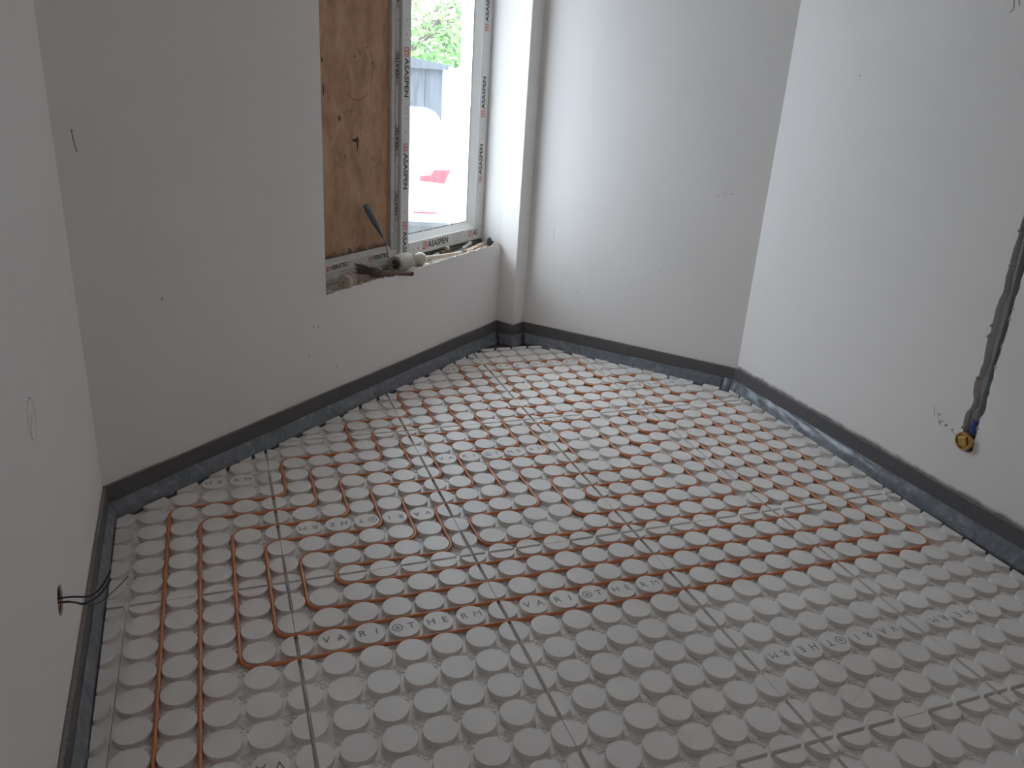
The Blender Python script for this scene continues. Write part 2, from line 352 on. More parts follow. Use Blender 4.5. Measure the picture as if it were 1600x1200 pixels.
# boards: (u0, u1, v0, v1) in knob pitches; knobs sit on whole numbers, joints run through rows of knobs
BOARDS = []
for bv in range(-2, 3):
    v0, v1 = -7 + 10 * bv, 3 + 10 * bv
    for bu in range(-1, 5):
        u0, u1 = 6 * bu, 6 * bu + 6
        if bu == -1 and bv < 1:
            BOARDS.append((-4.5, 0, v0, v1, -1, bv)); BOARDS.append((-9.5, -4.5, v0, v1, -2, bv))
        elif bu < 4: BOARDS.append((u0, u1, v0, v1, bu, bv))
TEXT = {(0, 0): 1, (1, 0): 1, (2, 0): -1, (3, 0): -1, (-1, 0): -1, (-1, 1): 1, (0, 1): -1, (1, 1): 1, (0, 2): 1, (1, 2): 1, (2, 2): 1, (3, 2): -1, (0, -1): 1, (1, -1): -1}
_fc = {}
def letter(ch, size, bold=0.0, align='CENTER'):
    key = (ch, size, bold, align)
    if key not in _fc:
        cu = bpy.data.curves.new('letter', 'FONT'); cu.body = ch; cu.size = size; cu.align_x = align; cu.align_y = 'CENTER'; cu.offset = bold; cu.resolution_u = 3
        o = bpy.data.objects.new('letter', cu); COL.objects.link(o); bpy.context.view_layer.update()
        me = bpy.data.meshes.new_from_object(o.evaluated_get(bpy.context.evaluated_depsgraph_get()))
        _fc[key] = ([tuple(v.co) for v in me.vertices], [tuple(p.vertices) for p in me.polygons])
        bpy.data.objects.remove(o); bpy.data.curves.remove(cu); bpy.data.meshes.remove(me)
    return _fc[key]
def ring_flat(mb, mat, r0, r1, n=24):
    P = [mat @ Vector((r * math.cos(2 * math.pi * k / n), r * math.sin(2 * math.pi * k / n), 0)) for r in (r0, r1) for k in range(n)]
    mb.poly(P, [(k, (k + 1) % n, n + (k + 1) % n, n + k) for k in range(n)])
HG, GAP = 0.0007, 0.0054        # hairline half-gap between boards; half-width of the groove between half-knobs
kinds_cache = {}
cands = []                      # (distance, board object, local position, mesh key or own polygon)
boards = []
def hair_u(v): return round(v) % 10 in (1, 5)
def hair_v(u): return round(u) % 6 == 3
for (u0, u1, v0, v1, bu, bv) in BOARDS:
    cx, cy = (u0 + u1) * .05, (v0 + v1) * .05
    rect = [(u0 * .1 + HG, v0 * .1 + HG), (u1 * .1 - HG, v0 * .1 + HG), (u1 * .1 - HG, v1 * .1 - HG), (u0 * .1 + HG, v1 * .1 - HG)]
    rect = clip([(x, max(y, YB + .05)) for x, y in rect], ROOM)
    if len(rect) < 3 or parea(rect) < 0.002: continue
    if v1 * .1 < -2.4: continue
    ob = MB().prism([(x - cx, y - cy) for x, y in rect], ZF, -HK).build('heating_board', M['gypsum'], floor, (cx, cy, 0))
    boards.append(ob)
    # raised star ribs between the knobs
    rel = MB()
    def inside(x, y, m=0.0): return all(nx * x + ny * y - c > m for nx, ny, c in ROOM)
    for iv in range(math.floor(v0), math.ceil(v1)):
        for iu in range(math.floor(u0), math.ceil(u1)):
            x, y = (iu + .5) * .1, (iv + .5) * .1
            if not (u0 + .2 < iu + .5 < u1 - .2) or not inside(x, y, .022): continue
            px, py, pz = proj((x, y, -HK))
            if not (-60 < px < 1660 and -60 < py < 1280): continue
            for k in range(4):                       # outline of the star square and its two diagonals, two cross ribs
                m = Matrix.Translation((x - cx, y - cy, 0)) @ Matrix.Rotation(k * math.pi / 4, 4, 'Z')
                if k % 2 == 0: continue
                rel.box((-.0195, -.0012, -HK), (.0195, .0012, -HK + .0022), m)
            for k in range(4):
                m = Matrix.Translation((x - cx, y - cy, 0)) @ Matrix.Rotation(k * math.pi / 2, 4, 'Z')
                rel.box((-.0150, .0126, -HK), (.0150, .0150, -HK + .0022), m); rel.box((-.0012, .0150, -HK), (.0012, .0230, -HK + .0018), m)
    if rel.v: tag(rel.build('base_relief', M['gypsum'], ob), kind='stuff')
    # knobs
    for iv in range(math.ceil(v0), math.floor(v1) + 1):
        for iu in range(math.ceil(u0), math.floor(u1) + 1):
            x, y = iu * .1, iv * .1
            if y < YB + .1: continue
            pl = []
            if iu == u0: pl.append((1, 0, HG if hair_u(iv) else GAP))
            if iu == u1: pl.append((-1, 0, HG if hair_u(iv) else GAP))
            if iv == v0: pl.append((0, 1, HG if hair_v(iu) else GAP))
            if iv == v1: pl.append((0, -1, HG if hair_v(iu) else GAP))
            wpl = []
            for nx, ny, c in ROOM:
                s = nx * x + ny * y - c
                if s < RK * 1.03: wpl.append((nx, ny, -s + .001))
            # strip offcut beside wall_left: joint in the channel, nothing to cut
            poly = clip(CIRC, pl + wpl)
            if len(poly) < 3 or parea(poly) < 0.00012: continue
            pr = [proj((x, y, 0))]
            key = tuple(pl) if not wpl else None
            dist = (Vector((x, y, 0)) - CAMC).length
            vis = -30 < pr[0][0] < 1630 and -30 < pr[0][1] < 1235
            cands.append((dist, vis, ob, (x - cx, y - cy), key, poly))
    # printed lettering, two letters on a knob
    td = TEXT.get((bu, bv))
    if td:
        words = ['VA', 'RI', 'OT', 'HE', 'RM']; row = v0 + (7 if td > 0 else 3); mb = MB()
        ub = u0 if bu != -1 or bv > 0 else -6
        for k, wd_ in enumerate(words):
            iu = ub + 1 + k if td > 0 else ub + 5 - k
            x, y = iu * .1, row * .1
            if not inside(x, y, .03) or iu < u0: continue
            if (bu, bv) == (3, 0) and k < 3: continue          # the rest of this row is worn off
            for j, ch in enumerate(wd_):
                m = Matrix.Translation((x - cx, y - cy, 0.0004)) @ Matrix.Rotation(0 if td > 0 else math.pi, 4, 'Z') @ Matrix.Translation((-.0205 if j == 0 else .0205, 0, 0))
                if ch == 'O':
                    ring_flat(mb, m, .0130, .0165)
                    mb.poly([m @ Vector(p) for p in ((-.0085, -.006, 0), (.0085, -.006, 0), (0, .0085, 0), (-.0028, -.0038, .0001), (.0028, -.0038, .0001), (0, .0012, .0001))], [(0, 1, 4, 3), (1, 2, 5, 4), (2, 0, 3, 5)])
                else:
                    V, Fs = letter(ch, .036, 0.0 if ch == 'M' else 0.0004); mb.poly([m @ Vector(p) for p in V], Fs)
        if mb.v: tag(mb.build('lettering', M['ink'], ob), 'grey printed capital letters, two to a knob')
def knob_mesh(poly):
    P, Fs = knob_geo(poly); mb = MB(); mb.poly(P, Fs, True); return mb.mesh('knob', 11)
cands.sort(key=lambda c: (not c[1], c[0]))
rest = MB(); cnt = 0
for dist, vis, ob, (lx, ly), key, poly in cands:
    if vis and cnt < 300:
        if key is not None:
            if key not in kinds_cache: kinds_cache[key] = knob_mesh(poly)
            me = kinds_cache[key]
        else: me = knob_mesh(poly)
        link('knob', me, M['gypsum'], ob, (lx, ly, 0)); cnt += 1
    else:
        P, Fs = knob_geo(poly); ox, oy = ob.location.x + lx, ob.location.y + ly
        rest.poly([(p[0] + ox, p[1] + oy, p[2]) for p in P], Fs, True)
tag(rest.build('knob_field', M['gypsum'], floor, sharp=11), 'round floor knobs farther from the camera', kind='stuff')

# ---------------------------------------------------------------- heating pipe: one continuous double spiral
h = .5
PATH = [(-3.5, -20), (-3.5, 8.5), (.5, 8.5), (.5, 11.5), (3.5, 11.5), (3.5, 14.5), (6.5, 14.5), (6.5, 17.5), (10.5, 17.5), (10.5, 20.5), (17.5, 20.5), (17.5, 17.5), (20.5, 17.5), (20.5, 14.5), (22.5, 14.5),
        (22.5, -.5), (-1.5, -.5), (-1.5, 6.5), (2.5, 6.5), (2.5, 9.5), (5.5, 9.5), (5.5, 12.5), (8.5, 12.5), (8.5, 15.5), (12.5, 15.5), (12.5, 18.5), (15.5, 18.5), (15.5, 15.5), (18.5, 15.5), (18.5, 12.5), (20.5, 12.5),
        (20.5, 1.5), (.5, 1.5), (.5, 4.5), (4.5, 4.5), (4.5, 7.5), (7.5, 7.5), (7.5, 10.5), (10.5, 10.5), (10.5, 13.5), (16.5, 13.5), (16.5, 10.5), (18.5, 10.5), (18.5, 3.5), (6.5, 3.5), (6.5, 5.5), (9.5, 5.5), (9.5, 8.5), (12.5, 8.5),
        (12.5, 11.5), (14.5, 11.5), (14.5, 8.5), (16.5, 8.5), (16.5, 5.5), (11.5, 5.5), (11.5, 6.5), (15.5, 6.5), (15.5, 7.5), (10.5, 7.5), (10.5, 4.5), (17.5, 4.5), (17.5, 9.5), (15.5, 9.5), (15.5, 12.5), (11.5, 12.5), (11.5, 9.5),
        (8.5, 9.5), (8.5, 6.5), (5.5, 6.5), (5.5, 3.5), (1.5, 3.5), (1.5, 2.5), (19.5, 2.5), (19.5, 11.5), (17.5, 11.5), (17.5, 14.5), (14.5, 14.5), (14.5, 17.5), (13.5, 17.5), (13.5, 14.5), (9.5, 14.5), (9.5, 11.5), (6.5, 11.5), (6.5, 8.5),
        (3.5, 8.5), (3.5, 5.5), (-.5, 5.5), (-.5, .5), (21.5, .5), (21.5, 13.5), (19.5, 13.5), (19.5, 16.5), (16.5, 16.5), (16.5, 19.5), (11.5, 19.5), (11.5, 16.5), (7.5, 16.5), (7.5, 13.5), (4.5, 13.5), (4.5, 10.5), (1.5, 10.5), (1.5, 7.5), (-2.5, 7.5), (-2.5, -20)]
def rounded(path, r, n=6):
    out = [Vector(path[0])]
    for a, b, c in zip(path, path[1:], path[2:]):
        a, b, c = Vector(a), Vector(b), Vector(c); d1 = (b - a).normalized(); d2 = (c - b).normalized()
        if abs(d1.cross(d2)) < .1: continue
        ce = b - d1 * r + d2 * r
        for k in range(n + 1):
            t = k / n * math.pi / 2; out.append(ce - d2 * r * math.cos(t) + d1 * r * math.sin(t))
    out.append(Vector(path[-1])); return out
pts = rounded([(u * .1, v * .1) for u, v in PATH], 0.0495)
cl = [pts[0]]
for p in pts[1:]:
    if (p - cl[-1]).length > 1e-4: cl.append(p)
PR = 0.0058
pipe = MB().tube([(p.x, p.y, -HK + PR + .0036 + .0010 * noise.noise((p.x * 3, p.y * 3, 0))) for p in cl], PR, 10).build('heating_pipe', M['pipe'], sharp=60)
tag(pipe, 'orange heating pipe laid in a stepped double spiral between the floor knobs', 'pipe')

# ---------------------------------------------------------------- edge insulation strip with its plastic flap
def mitre(path, off):
    out = []
    for i, p in enumerate(path):
        ds = []
        if i > 0: ds.append((p - path[i - 1]).normalized())
        if i < len(path) - 1: ds.append((path[i + 1] - p).normalized())
        ns = [Vector((d.y, -d.x)) for d in ds]
        if len(ns) == 1: out.append(p + ns[0] * off)
        else:
            b = (ns[0] + ns[1]).normalized(); out.append(p + b * off / max(.35, b.dot(ns[0])))
    return out
def edge_strip(root, path, seed, zt=0.110):
    p0, p1 = mitre(path, .0015), mitre(path, .0115)
    f0, f1, f2, f3 = mitre(path, .0125), mitre(path, .0150), mitre(path, .027), mitre(path, .043 if seed > 1.5 else .034)
    for i in range(len(path) - 1):
        L = (path[i + 1] - path[i]).length; n = max(1, int(L / .04)); band = MB(); fl = MB()
        def zz(t): q = p1[i].lerp(p1[i + 1], t); return zt + .0022 * noise.noise((q.x * 5, q.y * 5, seed))
        P = []
        for k in range(n + 1):
            t = k / n; a, b = p0[i].lerp(p0[i + 1], t), p1[i].lerp(p1[i + 1], t); z = zz(t)
            P += [(a.x, a.y, ZF), (a.x, a.y, z), (b.x, b.y, z - .0008), (b.x, b.y, ZF)]
        Fs = [(4 * k + j, 4 * k + 4 + j, 4 * k + 4 + (j + 1) % 4, 4 * k + (j + 1) % 4) for k in range(n) for j in range(4)] + [(0, 1, 2, 3), (4 * n + 3, 4 * n + 2, 4 * n + 1, 4 * n)]
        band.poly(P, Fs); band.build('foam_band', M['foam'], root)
        n = max(2, int(L / .018)); P = []; rows = [(f0, .047), (f1, .041), (f2, .018), (f3, -.019)]
        NR = 9
        for k in range(n + 1):
            t = k / n
            for r in range(NR + 1):
                s = r / NR * (len(rows) - 1); r0 = min(int(s), len(rows) - 2); fr = s - r0
                qa = rows[r0][0][i].lerp(rows[r0][0][i + 1], t); qb = rows[r0 + 1][0][i].lerp(rows[r0 + 1][0][i + 1], t); q = qa.lerp(qb, fr)
                z = rows[r0][1] * (1 - fr) + rows[r0 + 1][1] * fr
                nn = Vector(((path[i + 1] - path[i]).y, -(path[i + 1] - path[i]).x)).normalized()
                wv = (.0045 * noise.noise((q.x * 9 + z * 30, q.y * 9 - z * 20, seed)) + .003 * noise.noise((q.x * 34 + z * 50, q.y * 34 + z * 14, seed + 5))) * min(1, r / 3) * (1 if 0 < k < n else 0)
                q = q + nn * max(-.003, wv)
                P.append((q.x, q.y, z + .003 * noise.noise((q.x * 7, q.y * 7, seed + 9)) * (r == 0)))
        W = NR + 1
        fl.poly(P, [(k * W + r, (k + 1) * W + r, (k + 1) * W + r + 1, k * W + r + 1) for k in range(n) for r in range(NR)], True)
        o = fl.build('film_flap', M['film'], root, sharp=80)
        sd = o.modifiers.new('thickness', 'SOLIDIFY'); sd.thickness = .0004
s1 = thing('edge_strip', 'dark grey foam edge strip with grey film, along the left wall with the socket hole', 'insulation strip', group='foam edge strips')
edge_strip(s1, [G, A - (A - G).normalized() * .013], 1.0, .108)
s2 = thing('edge_strip', 'dark grey foam edge strip running under the window, round the pillar, along the right wall', 'insulation strip', group='foam edge strips')
dE1, dE2 = (D - E).normalized(), (F - E).normalized()
edge_strip(s2, [A, B, CP, D, E + dE1 * .055, E + (dE1 + dE2) * .012, E + dE2 * .055, F], 2.0, .110)

# ---------------------------------------------------------------- windows
def text_mesh(mb, body, size, bold, m, align='LEFT'):
    V, Fs = letter(body, size, bold, align); mb.poly([m @ Vector(p) for p in V], Fs)
def face_mat(x, y, z, rot):    # text facing the room on a plane of the window wall: local x -> along the wall, local y -> up
    return Matrix.Translation((x, y, z)) @ Matrix.Rotation(math.radians(90), 4, 'X') @ Matrix.Rotation(math.radians(rot), 4, 'Z')
def logo(mb, m, s):            # red square outline with a slanted mark in it
    t = s * .13
    for a, b in (((0, -s / 2), (s, -s / 2 + t)), ((0, s / 2 - t), (s, s / 2)), ((0, -s / 2), (t, s / 2)), ((s - t, -s / 2), (s, s / 2))):
        mb.poly([m @ Vector(p) for p in ((a[0], a[1], 0), (b[0], a[1], 0), (b[0], b[1], 0), (a[0], b[1], 0))], [(0, 1, 2, 3)])
    for k in (-.16, .16):
        mb.poly([m @ Vector((s * .5 + s * x, s * y, 0)) for x, y in ((-.22, -.2 + k), (-.10, -.26 + k), (.22, .16 + k), (.10, .24 + k))], [(0, 1, 2, 3)])
    mb.poly([m @ Vector((s * 1.12 + x, y, 0)) for x, y in ((0, -s / 2), (t * .6, -s / 2), (t * .6, s / 2), (0, s / 2))], [(0, 1, 2, 3)])
def star(mb, m, s):
    mb.poly([m @ Vector((s * math.cos(a * math.pi / 4) * (1 if a % 2 == 0 else .3), s * math.sin(a * math.pi / 4) * (1 if a % 2 == 0 else .3), 0)) for a in range(8)], [tuple(range(8))])
loc2 = (A.x, A.y, 0)
# window_1: boarded-up unit on the left
w1 = struct(MB().box((X0 + .001, .150, .588), (X0 + .07, .215, ZH)).box((X0 + .07, .150, ZH - .07), (1.735, .215, ZH)).build('window_1', M['upvc_old'], loc=loc2, rotz=TH2, bevel=.003))
MB().box((X0 + .07, .150, .588), (1.785, .215, .634)).build('bottom_rail', M['tape_film'], w1, bevel=.003)
MB().poly([(X0 + .07, .150, .634), (1.735, .150, .634), (1.735, .164, .654), (X0 + .07, .164, .654), (X0 + .07, .2, .634), (1.735, .2, .634), (1.735, .2, .654), (X0 + .07, .2, .654)],
          [(0, 1, 2, 3), (3, 2, 6, 7), (7, 6, 5, 4), (4, 5, 1, 0), (0, 3, 7, 4), (1, 5, 6, 2)]).build('glazing_bead', M['upvc_old'], w1)
MB().box((1.735, .150, .634), (1.765, .215, ZH)).build('stile', M['upvc_old'], w1, bevel=.003)
MB().box((1.7655, .147, .634), (1.7845, .215, ZH)).build('stile', M['tape_film'], w1, bevel=.0015)
pf = MB().box((X0 + .001, .118, ZS - .004), (1.785, .2, .5545))
for z0, z1, y in ((.5545, .5585, .130), (.5585, .567, .116), (.567, .571, .130), (.571, .583, .120), (.583, .588, .132)): pf.box((X0 + .001, y, z0), (1.785, .2, z1))
pf.build('base_profile', M['upvc_old'], w1)
pb, prd = MB(), MB()
logo(prd, face_mat(1.268, .1494, .613, 2), .021); text_mesh(pb, 'VERATEC', .028, .0008, face_mat(1.300, .1494, .613, 2))
logo(prd, face_mat(1.565, .1494, .613, 0), .021); text_mesh(pb, 'VERATEC', .028, .0008, face_mat(1.596, .1494, .613, 0))
for z in (1.41, 1.085, .775, 1.735):
    logo(prd, face_mat(1.774, .1464, z, 90), .017); text_mesh(pb, 'VERATEC', .029, .0010, face_mat(1.774, .1464, z + .024, 90))
    star(pb, face_mat(1.774, .1464, z - .05, 0), .006)
tag(pb.build('black_lettering', M['black_print'], w1), 'black letters printed on the frame film'); tag(prd.build('red_logo', M['red_print'], w1), 'small red square logos printed on the frame film')
# plywood sheet behind it
pw = tag(MB().box((X0 + .07, .168, .640), (1.742, .180, ZH)).build('plywood_sheet', M['ply'], loc=loc2, rotz=TH2), 'stained brown plywood sheet boarding up the left window opening', 'board')
def ribbon(mb, pts, wdt, mk):
    """thin flat stroke through 2-D points; mk maps (a, b) to a 3-D point"""
    for (a, b), (c, d) in zip(pts, pts[1:]):
        dx, dy = c - a, d - b; l = math.hypot(dx, dy) or 1; nx, ny = -dy / l * wdt / 2, dx / l * wdt / 2
        mb.poly([mk(a + nx, b + ny), mk(c + nx, d + ny), mk(c - nx, d - ny), mk(a - nx, b - ny)], [(0, 1, 2, 3)])
arc = MB(); ribbon(arc, [(1.515 + .105 * math.cos(t), 1.475 + .135 * math.sin(t)) for t in [math.radians(x) for x in range(228, 318, 6)]], .0035, lambda a, b: (a, .1674, b))
tag(arc.build('red_chalk_arc', plain('red_chalk', (0.34, 0.07, 0.05), .9), pw), 'red chalk arc')
arc = MB(); ribbon(arc, [(1.515 + .105 * math.cos(t), 1.475 + .135 * math.sin(t)) for t in [math.radians(x) for x in range(-30, 62, 6)]], .0022, lambda a, b: (a, .1674, b))
rs = random.Random(4); dirt = plain('dirt_mark', (0.115, 0.075, 0.055), .9, var=.4, scale=90)
for x, z, w_, h_ in ((1.512, 1.155, .020, .075), (1.500, 1.17, .050, .018), (1.395, 1.265, .016, .030), (1.62, 1.50, .010, .018), (1.50, 1.52, .010, .022), (1.535, 1.535, .012, .026), (1.45, 1.43, .010, .010), (1.58, 1.56, .008, .010), (1.30, 1.38, .012, .060), (1.295, 1.50, .010, .030), (1.43, 1.10, .014, .014)):
    nn_ = 11; sm = MB(); sm.poly([(x + w_ * .5 * math.cos(6.283 * k / nn_) * rs.uniform(.5, 1.2), .1675, z + h_ * .5 * math.sin(6.283 * k / nn_) * rs.uniform(.5, 1.2)) for k in range(nn_)], [tuple(range(nn_))])
    sm.build('dirt_mark', dirt, pw)
tag(arc.build('pencil_arc', plain('dark_pencil', (0.13, 0.06, 0.05), .9), pw), 'thin dark arc')
# window_2: glazed unit on the right
XA, XB, ZB = 1.7855, L2 + .010, .585
YF = .130
fr = MB().box((XA, YF, ZB), (XA + .068, .21, ZH))
w2 = struct(fr.build('window_2', M['tape_film'], loc=loc2, rotz=TH2, bevel=.003))
MB().box((XA + .068, YF, ZB), (XB, .21, .655)).build('bottom_rail', M['tape_film'], w2, bevel=.003)
MB().box((2.468, YF, .655), (XB, .21, ZH)).build('stile', M['tape_film'], w2, bevel=.003)
MB().box((XA + .068, YF, ZH - .07), (2.468, .21, ZH)).build('top_rail', M['tape_film'], w2, bevel=.003)
xi0, xi1, zi0 = XA + .068, 2.468, .655
sb = MB()
sb.poly([(xi0, YF + .002, zi0), (xi1, YF + .002, zi0), (xi1 - .040, YF + .028, zi0 + .036), (xi0 + .02, YF + .028, zi0 + .036)], [(0, 1, 2, 3)])
sb.poly([(xi1, YF + .002, zi0), (xi1, YF + .002, ZH - .07), (xi1 - .040, YF + .028, ZH - .10), (xi1 - .040, YF + .028, zi0 + .036)], [(0, 1, 2, 3)])
sb.poly([(xi0, YF + .002, zi0), (xi0, YF + .002, ZH - .07), (xi0 + .02, YF + .028, ZH - .10), (xi0 + .02, YF + .028, zi0 + .036)], [(3, 2, 1, 0)])
sb.poly([(xi0 + .02, YF + .028, zi0 + .036), (xi1 - .040, YF + .028, zi0 + .036), (xi1 - .040, .16, zi0 + .036), (xi0 + .02, .16, zi0 + .036)], [(0, 1, 2, 3)])
sb.poly([(xi1 - .040, YF + .028, zi0 + .036), (xi1 - .040, YF + .028, ZH - .10), (xi1 - .040, .16, ZH - .10), (xi1 - .040, .16, zi0 + .036)], [(0, 1, 2, 3)])
sb.build('glazing_bead', M['upvc'], w2)
gk = MB().box((xi0 + .02, .1585, zi0 + .036), (xi1 - .040, .1605, zi0 + .0395)).box((xi1 - .0435, .1585, zi0 + .036), (xi1 - .040, .1605, ZH - .1))
gk.build('gasket', M['gasket'], w2)
MB().box((xi0 + .005, .1620, zi0 + .01), (xi1 - .02, .1660, ZH - .08)).build('glass_pane', M['glass'], w2)
pb, prd, pp = MB(), MB(), MB()
yt = YF - .0006
for z in (1.575, 1.145, .765, 2.0):          # left stile, reading downwards
    x = XA + .034
    logo(prd, face_mat(x, yt, z, -90), .034); text_mesh(pb, 'ASASPEN', .043, .0013, face_mat(x, yt, z - .047, -90))
    for dz in (.055, .115): star(prd if dz < .1 else pp, face_mat(x, yt, z + dz, 0), .008)
for dz in (0, .022, .044): star(pb, face_mat(XA + .036, yt, 1.305 - dz, 0), .006)
for z in (1.69, 1.255, .905):                # right stile, reading upwards
    x = 2.505
    logo(prd, face_mat(x, yt, z, 90), .032); text_mesh(pb, 'ASASPEN', .041, .0012, face_mat(x, yt, z + .045, 90))
    for dz in (.06, .11): star(pp, face_mat(x, yt, z - dz, 0), .008)
zt = .622
for x in (1.895, 1.935): star(prd, face_mat(x, yt, zt - .006, 0), .010)
logo(prd, face_mat(1.975, yt, zt, 0), .036); text_mesh(pb, 'ASASPEN', .046, .0012, face_mat(2.022, yt, zt, 0))
for k in range(4): pp.poly([face_mat(2.245, yt, zt + .020 - .013 * k, 0) @ Vector(p) for p in ((0, 0, 0), (.085, 0, 0), (.085, .0022, 0), (0, .0022, 0))], [(0, 1, 2, 3)])
star(pp, face_mat(2.37, yt, zt + .003, 0), .009)
logo(prd, face_mat(2.405, yt, zt + .003, 0), .032); text_mesh(pb, 'AS', .043, .0010, face_mat(2.452, yt, zt + .003, 0))
tag(pb.build('black_lettering', M['black_print'], w2), 'black letters printed on the frame film'); tag(prd.build('red_logo', M['red_print'], w2), 'small red square logos printed on the frame film')
bp2 = MB()
for z0, z1, y in ((ZS - .004, .556, .128), (.556, .560, .145), (.560, .573, .132), (.573, .577, .145), (.577, .585, .136)): bp2.box((XA + .001, y, z0), (XB, .205, z1))
bp2.build('base_profile', plain('grimy_profile', (0.20, 0.18, 0.14), .6, var=.4, scale=40), w2)
tag(pp.build('grey_marks', M['pale_print'], w2), 'pale grey printed lines and stars')

# ---------------------------------------------------------------- pipe chase and valve on the right wall, socket hole in the left wall
def loc4(): return (E.x, E.y, 0)
rnd = random.Random(11)
zs = [.300 + .02 * i for i in range(0, 78)]
def cxm(z): return 1.362 + .004 * math.sin(z * 5) - .012 * max(0, (z - 1.0)) + (0.0 if z > .42 else -.004)
lft = [(cxm(z) - .031 + .012 * noise.noise((z * 14, 1, 2)) + rnd.uniform(-.003, .003), z) for z in zs]; rgt = [(cxm(z) + .027 + .009 * noise.noise((z * 14, 7, 5)) + rnd.uniform(-.0025, .0025), z) for z in zs]
outl = [(1.33, .283), (1.352, .272), (1.380, .276), (1.396, .292)] + rgt[1:] + lft[:0:-1] + [(1.322, .312)]
n = len(outl)
cut = MB(); P = [(x, -.02, z) for x, z in outl] + [(x, .038, z) for x, z in outl]
cut.poly(P, [tuple(range(n)), tuple(range(2 * n - 1, n - 1, -1))] + [(i, n + i, n + (i + 1) % n, (i + 1) % n) for i in range(n)])
co = cut.build('cutter', M['chase'], loc=loc4(), rotz=TH4)
boolean_cut(wall_right, co)
boolean_cut(wall_right, MB().box((L4 - 1.20, -.05, ZF + .001), (L4 - .30, .30, 2.05)).build('cutter', M['chase'], loc=loc4(), rotz=TH4))     # unseen doorway added for the fill light, behind the camera
# crumbled plaster lips along the chase
lip = MB()
for i in range(2, len(zs) - 1):
    for pts_, sg in ((lft, -1), (rgt, 1)):
        if rnd.random() < .22:
            x, z = pts_[i]; a = .004 + .005 * rnd.random()
            c = [(x - a * .6, -.0035 * rnd.random(), z - a), (x + a, .004, z - a * .8), (x + a * .8, .003, z + a), (x - a * .7, .002, z + a * 1.1), (x + sg * a * .4, -.005 * rnd.random() - .002, z), (x, .012, z)]
            lip.poly(c, [(0, 1, 4), (1, 2, 4), (2, 3, 4), (3, 0, 4), (1, 0, 5), (2, 1, 5), (3, 2, 5), (0, 3, 5)])
tag(lip.build('plaster_lip', M['cut_plaster'], wall_right), kind='stuff')
wp = thing('water_pipe', 'grey water pipe rising in the rough wall chase to the brass stub', 'pipe', loc4(), TH4)
pth = [(1.371, .016, .345), (1.371, .014, .42), (1.372, .012, .52), (1.372, .010, .65), (1.368, .010, .86), (1.358, .010, 1.06), (1.345, .012, 1.3), (1.338, .014, 1.82)]
MB().tube(pth, .0125, 14).build('pipe_run', plain('grey_pipe', (0.17, 0.175, 0.185), 0.35, var=.15, scale=30), wp)
vf = thing('wall_fitting', 'brass plugged pipe fitting with a blue collar low on the right wall', 'fitting', loc4(), TH4)
brass = plain('brass', (0.62, 0.40, 0.16), 0.33, metal=1.0, var=.25, scale=60)
blue = plain('blue_collar', (0.030, 0.060, 0.24), 0.45)
MB().tube([(1.371, .016, .352), (1.371, .015, .402)], .0185, 16).tube([(1.370, .016, .362), (1.364, .018, .330)], [.0185, .017], 16).build('collar', blue, vf)
Mv = align((1.357, .036, .316), (1.357, -1, .316))
MB().lathe([(0, 0), (.032, 0), (.032, .036), (.0350, .038), (.0350, .051), (.033, .054), (.0275, .054), (.0255, .048), (0, .048)], Mv, 28).build('body', brass, vf)
MB().box((-.0165, -.0165, .046), (.0165, .0165, .058), Mv @ Matrix.Rotation(math.radians(20), 4, 'Z')).build('square_plug', brass, vf, bevel=.002)
MB().lathe([(.032, .028), (.0362, .028), (.0362, .036), (.032, .036)], Mv, 28).build('seal', M['gasket'], vf)
# handwriting and marks
pencil = plain('pencil', (0.26, 0.26, 0.27), .9)
hw = MB(); mk4 = lambda a, b: (a, -.0006, b)
for st in ([(1.190, .385), (1.196, .372), (1.203, .352)], [(1.214, .366), (1.226, .372), (1.223, .360), (1.213, .364)], [(1.222, .352), (1.232, .332), (1.246, .352)], [(1.233, .345), (1.236, .325)], [(1.252, .337), (1.266, .343), (1.256, .329)], [(1.256, .334), (1.270, .340)],
           [(1.283, .330), (1.297, .336), (1.288, .324)], [(1.292, .332), (1.300, .322), (1.316, .316)]): ribbon(hw, st, .0022, mk4)
ribbon(hw, [(1.075, 1.83), (1.083, 1.80), (1.070, 1.79)], .004, mk4); ribbon(hw, [(1.09, 1.84), (1.10, 1.81)], .004, mk4); ribbon(hw, [(.443, 1.575), (.449, 1.570)], .006, mk4)
tag(hw.build('pencil_writing', pencil, wall_right), 'faint pencil handwriting and ticks')
hw = MB(); mk3 = lambda a, b: (a, -.0006, b)
for st in ([(1.045, .975), (1.06, .985)], [(1.075, .988), (1.095, .998)], [(1.11, 1.0), (1.135, .998)], [(.80, .55), (.815, .575)], [(.33, .34), (.34, .36)], [(.16, .62), (.161, .70)]): ribbon(hw, st, .002, mk3)
tag(hw.build('scratches', plain('scratch', (0.5, 0.49, 0.48), .9), wall_far), 'faint scratches')
hw = MB()
ribbon(hw, [(.058, 1.268), (.061, 1.235), (.067, 1.203)], .0035, mk3); ribbon(hw, [(.056, 1.27), (.064, 1.262)], .002, mk3)
for x, z in ((1.02, .43), (.99, .30), (1.16, .21), (.30, .70), (1.05, .42)): ribbon(hw, [(x, z), (x + .004, z + .012)], .0035, mk3)
tag(hw.build('pencil_ticks', pencil, wall_front), 'short dark ticks')
def sg(s): return LL - s                      # distance from the corner A -> local x of wall_left
hw = MB(); ell = [(sg(.905) + .040 * math.cos(math.radians(t)), .755 + .047 * math.sin(math.radians(t))) for t in range(-75, 245, 8)]
ribbon(hw, ell, .0025, mk3); ribbon(hw, [(sg(.905) - .03, .735), (sg(.905) + .01, .765)], .0018, mk3)
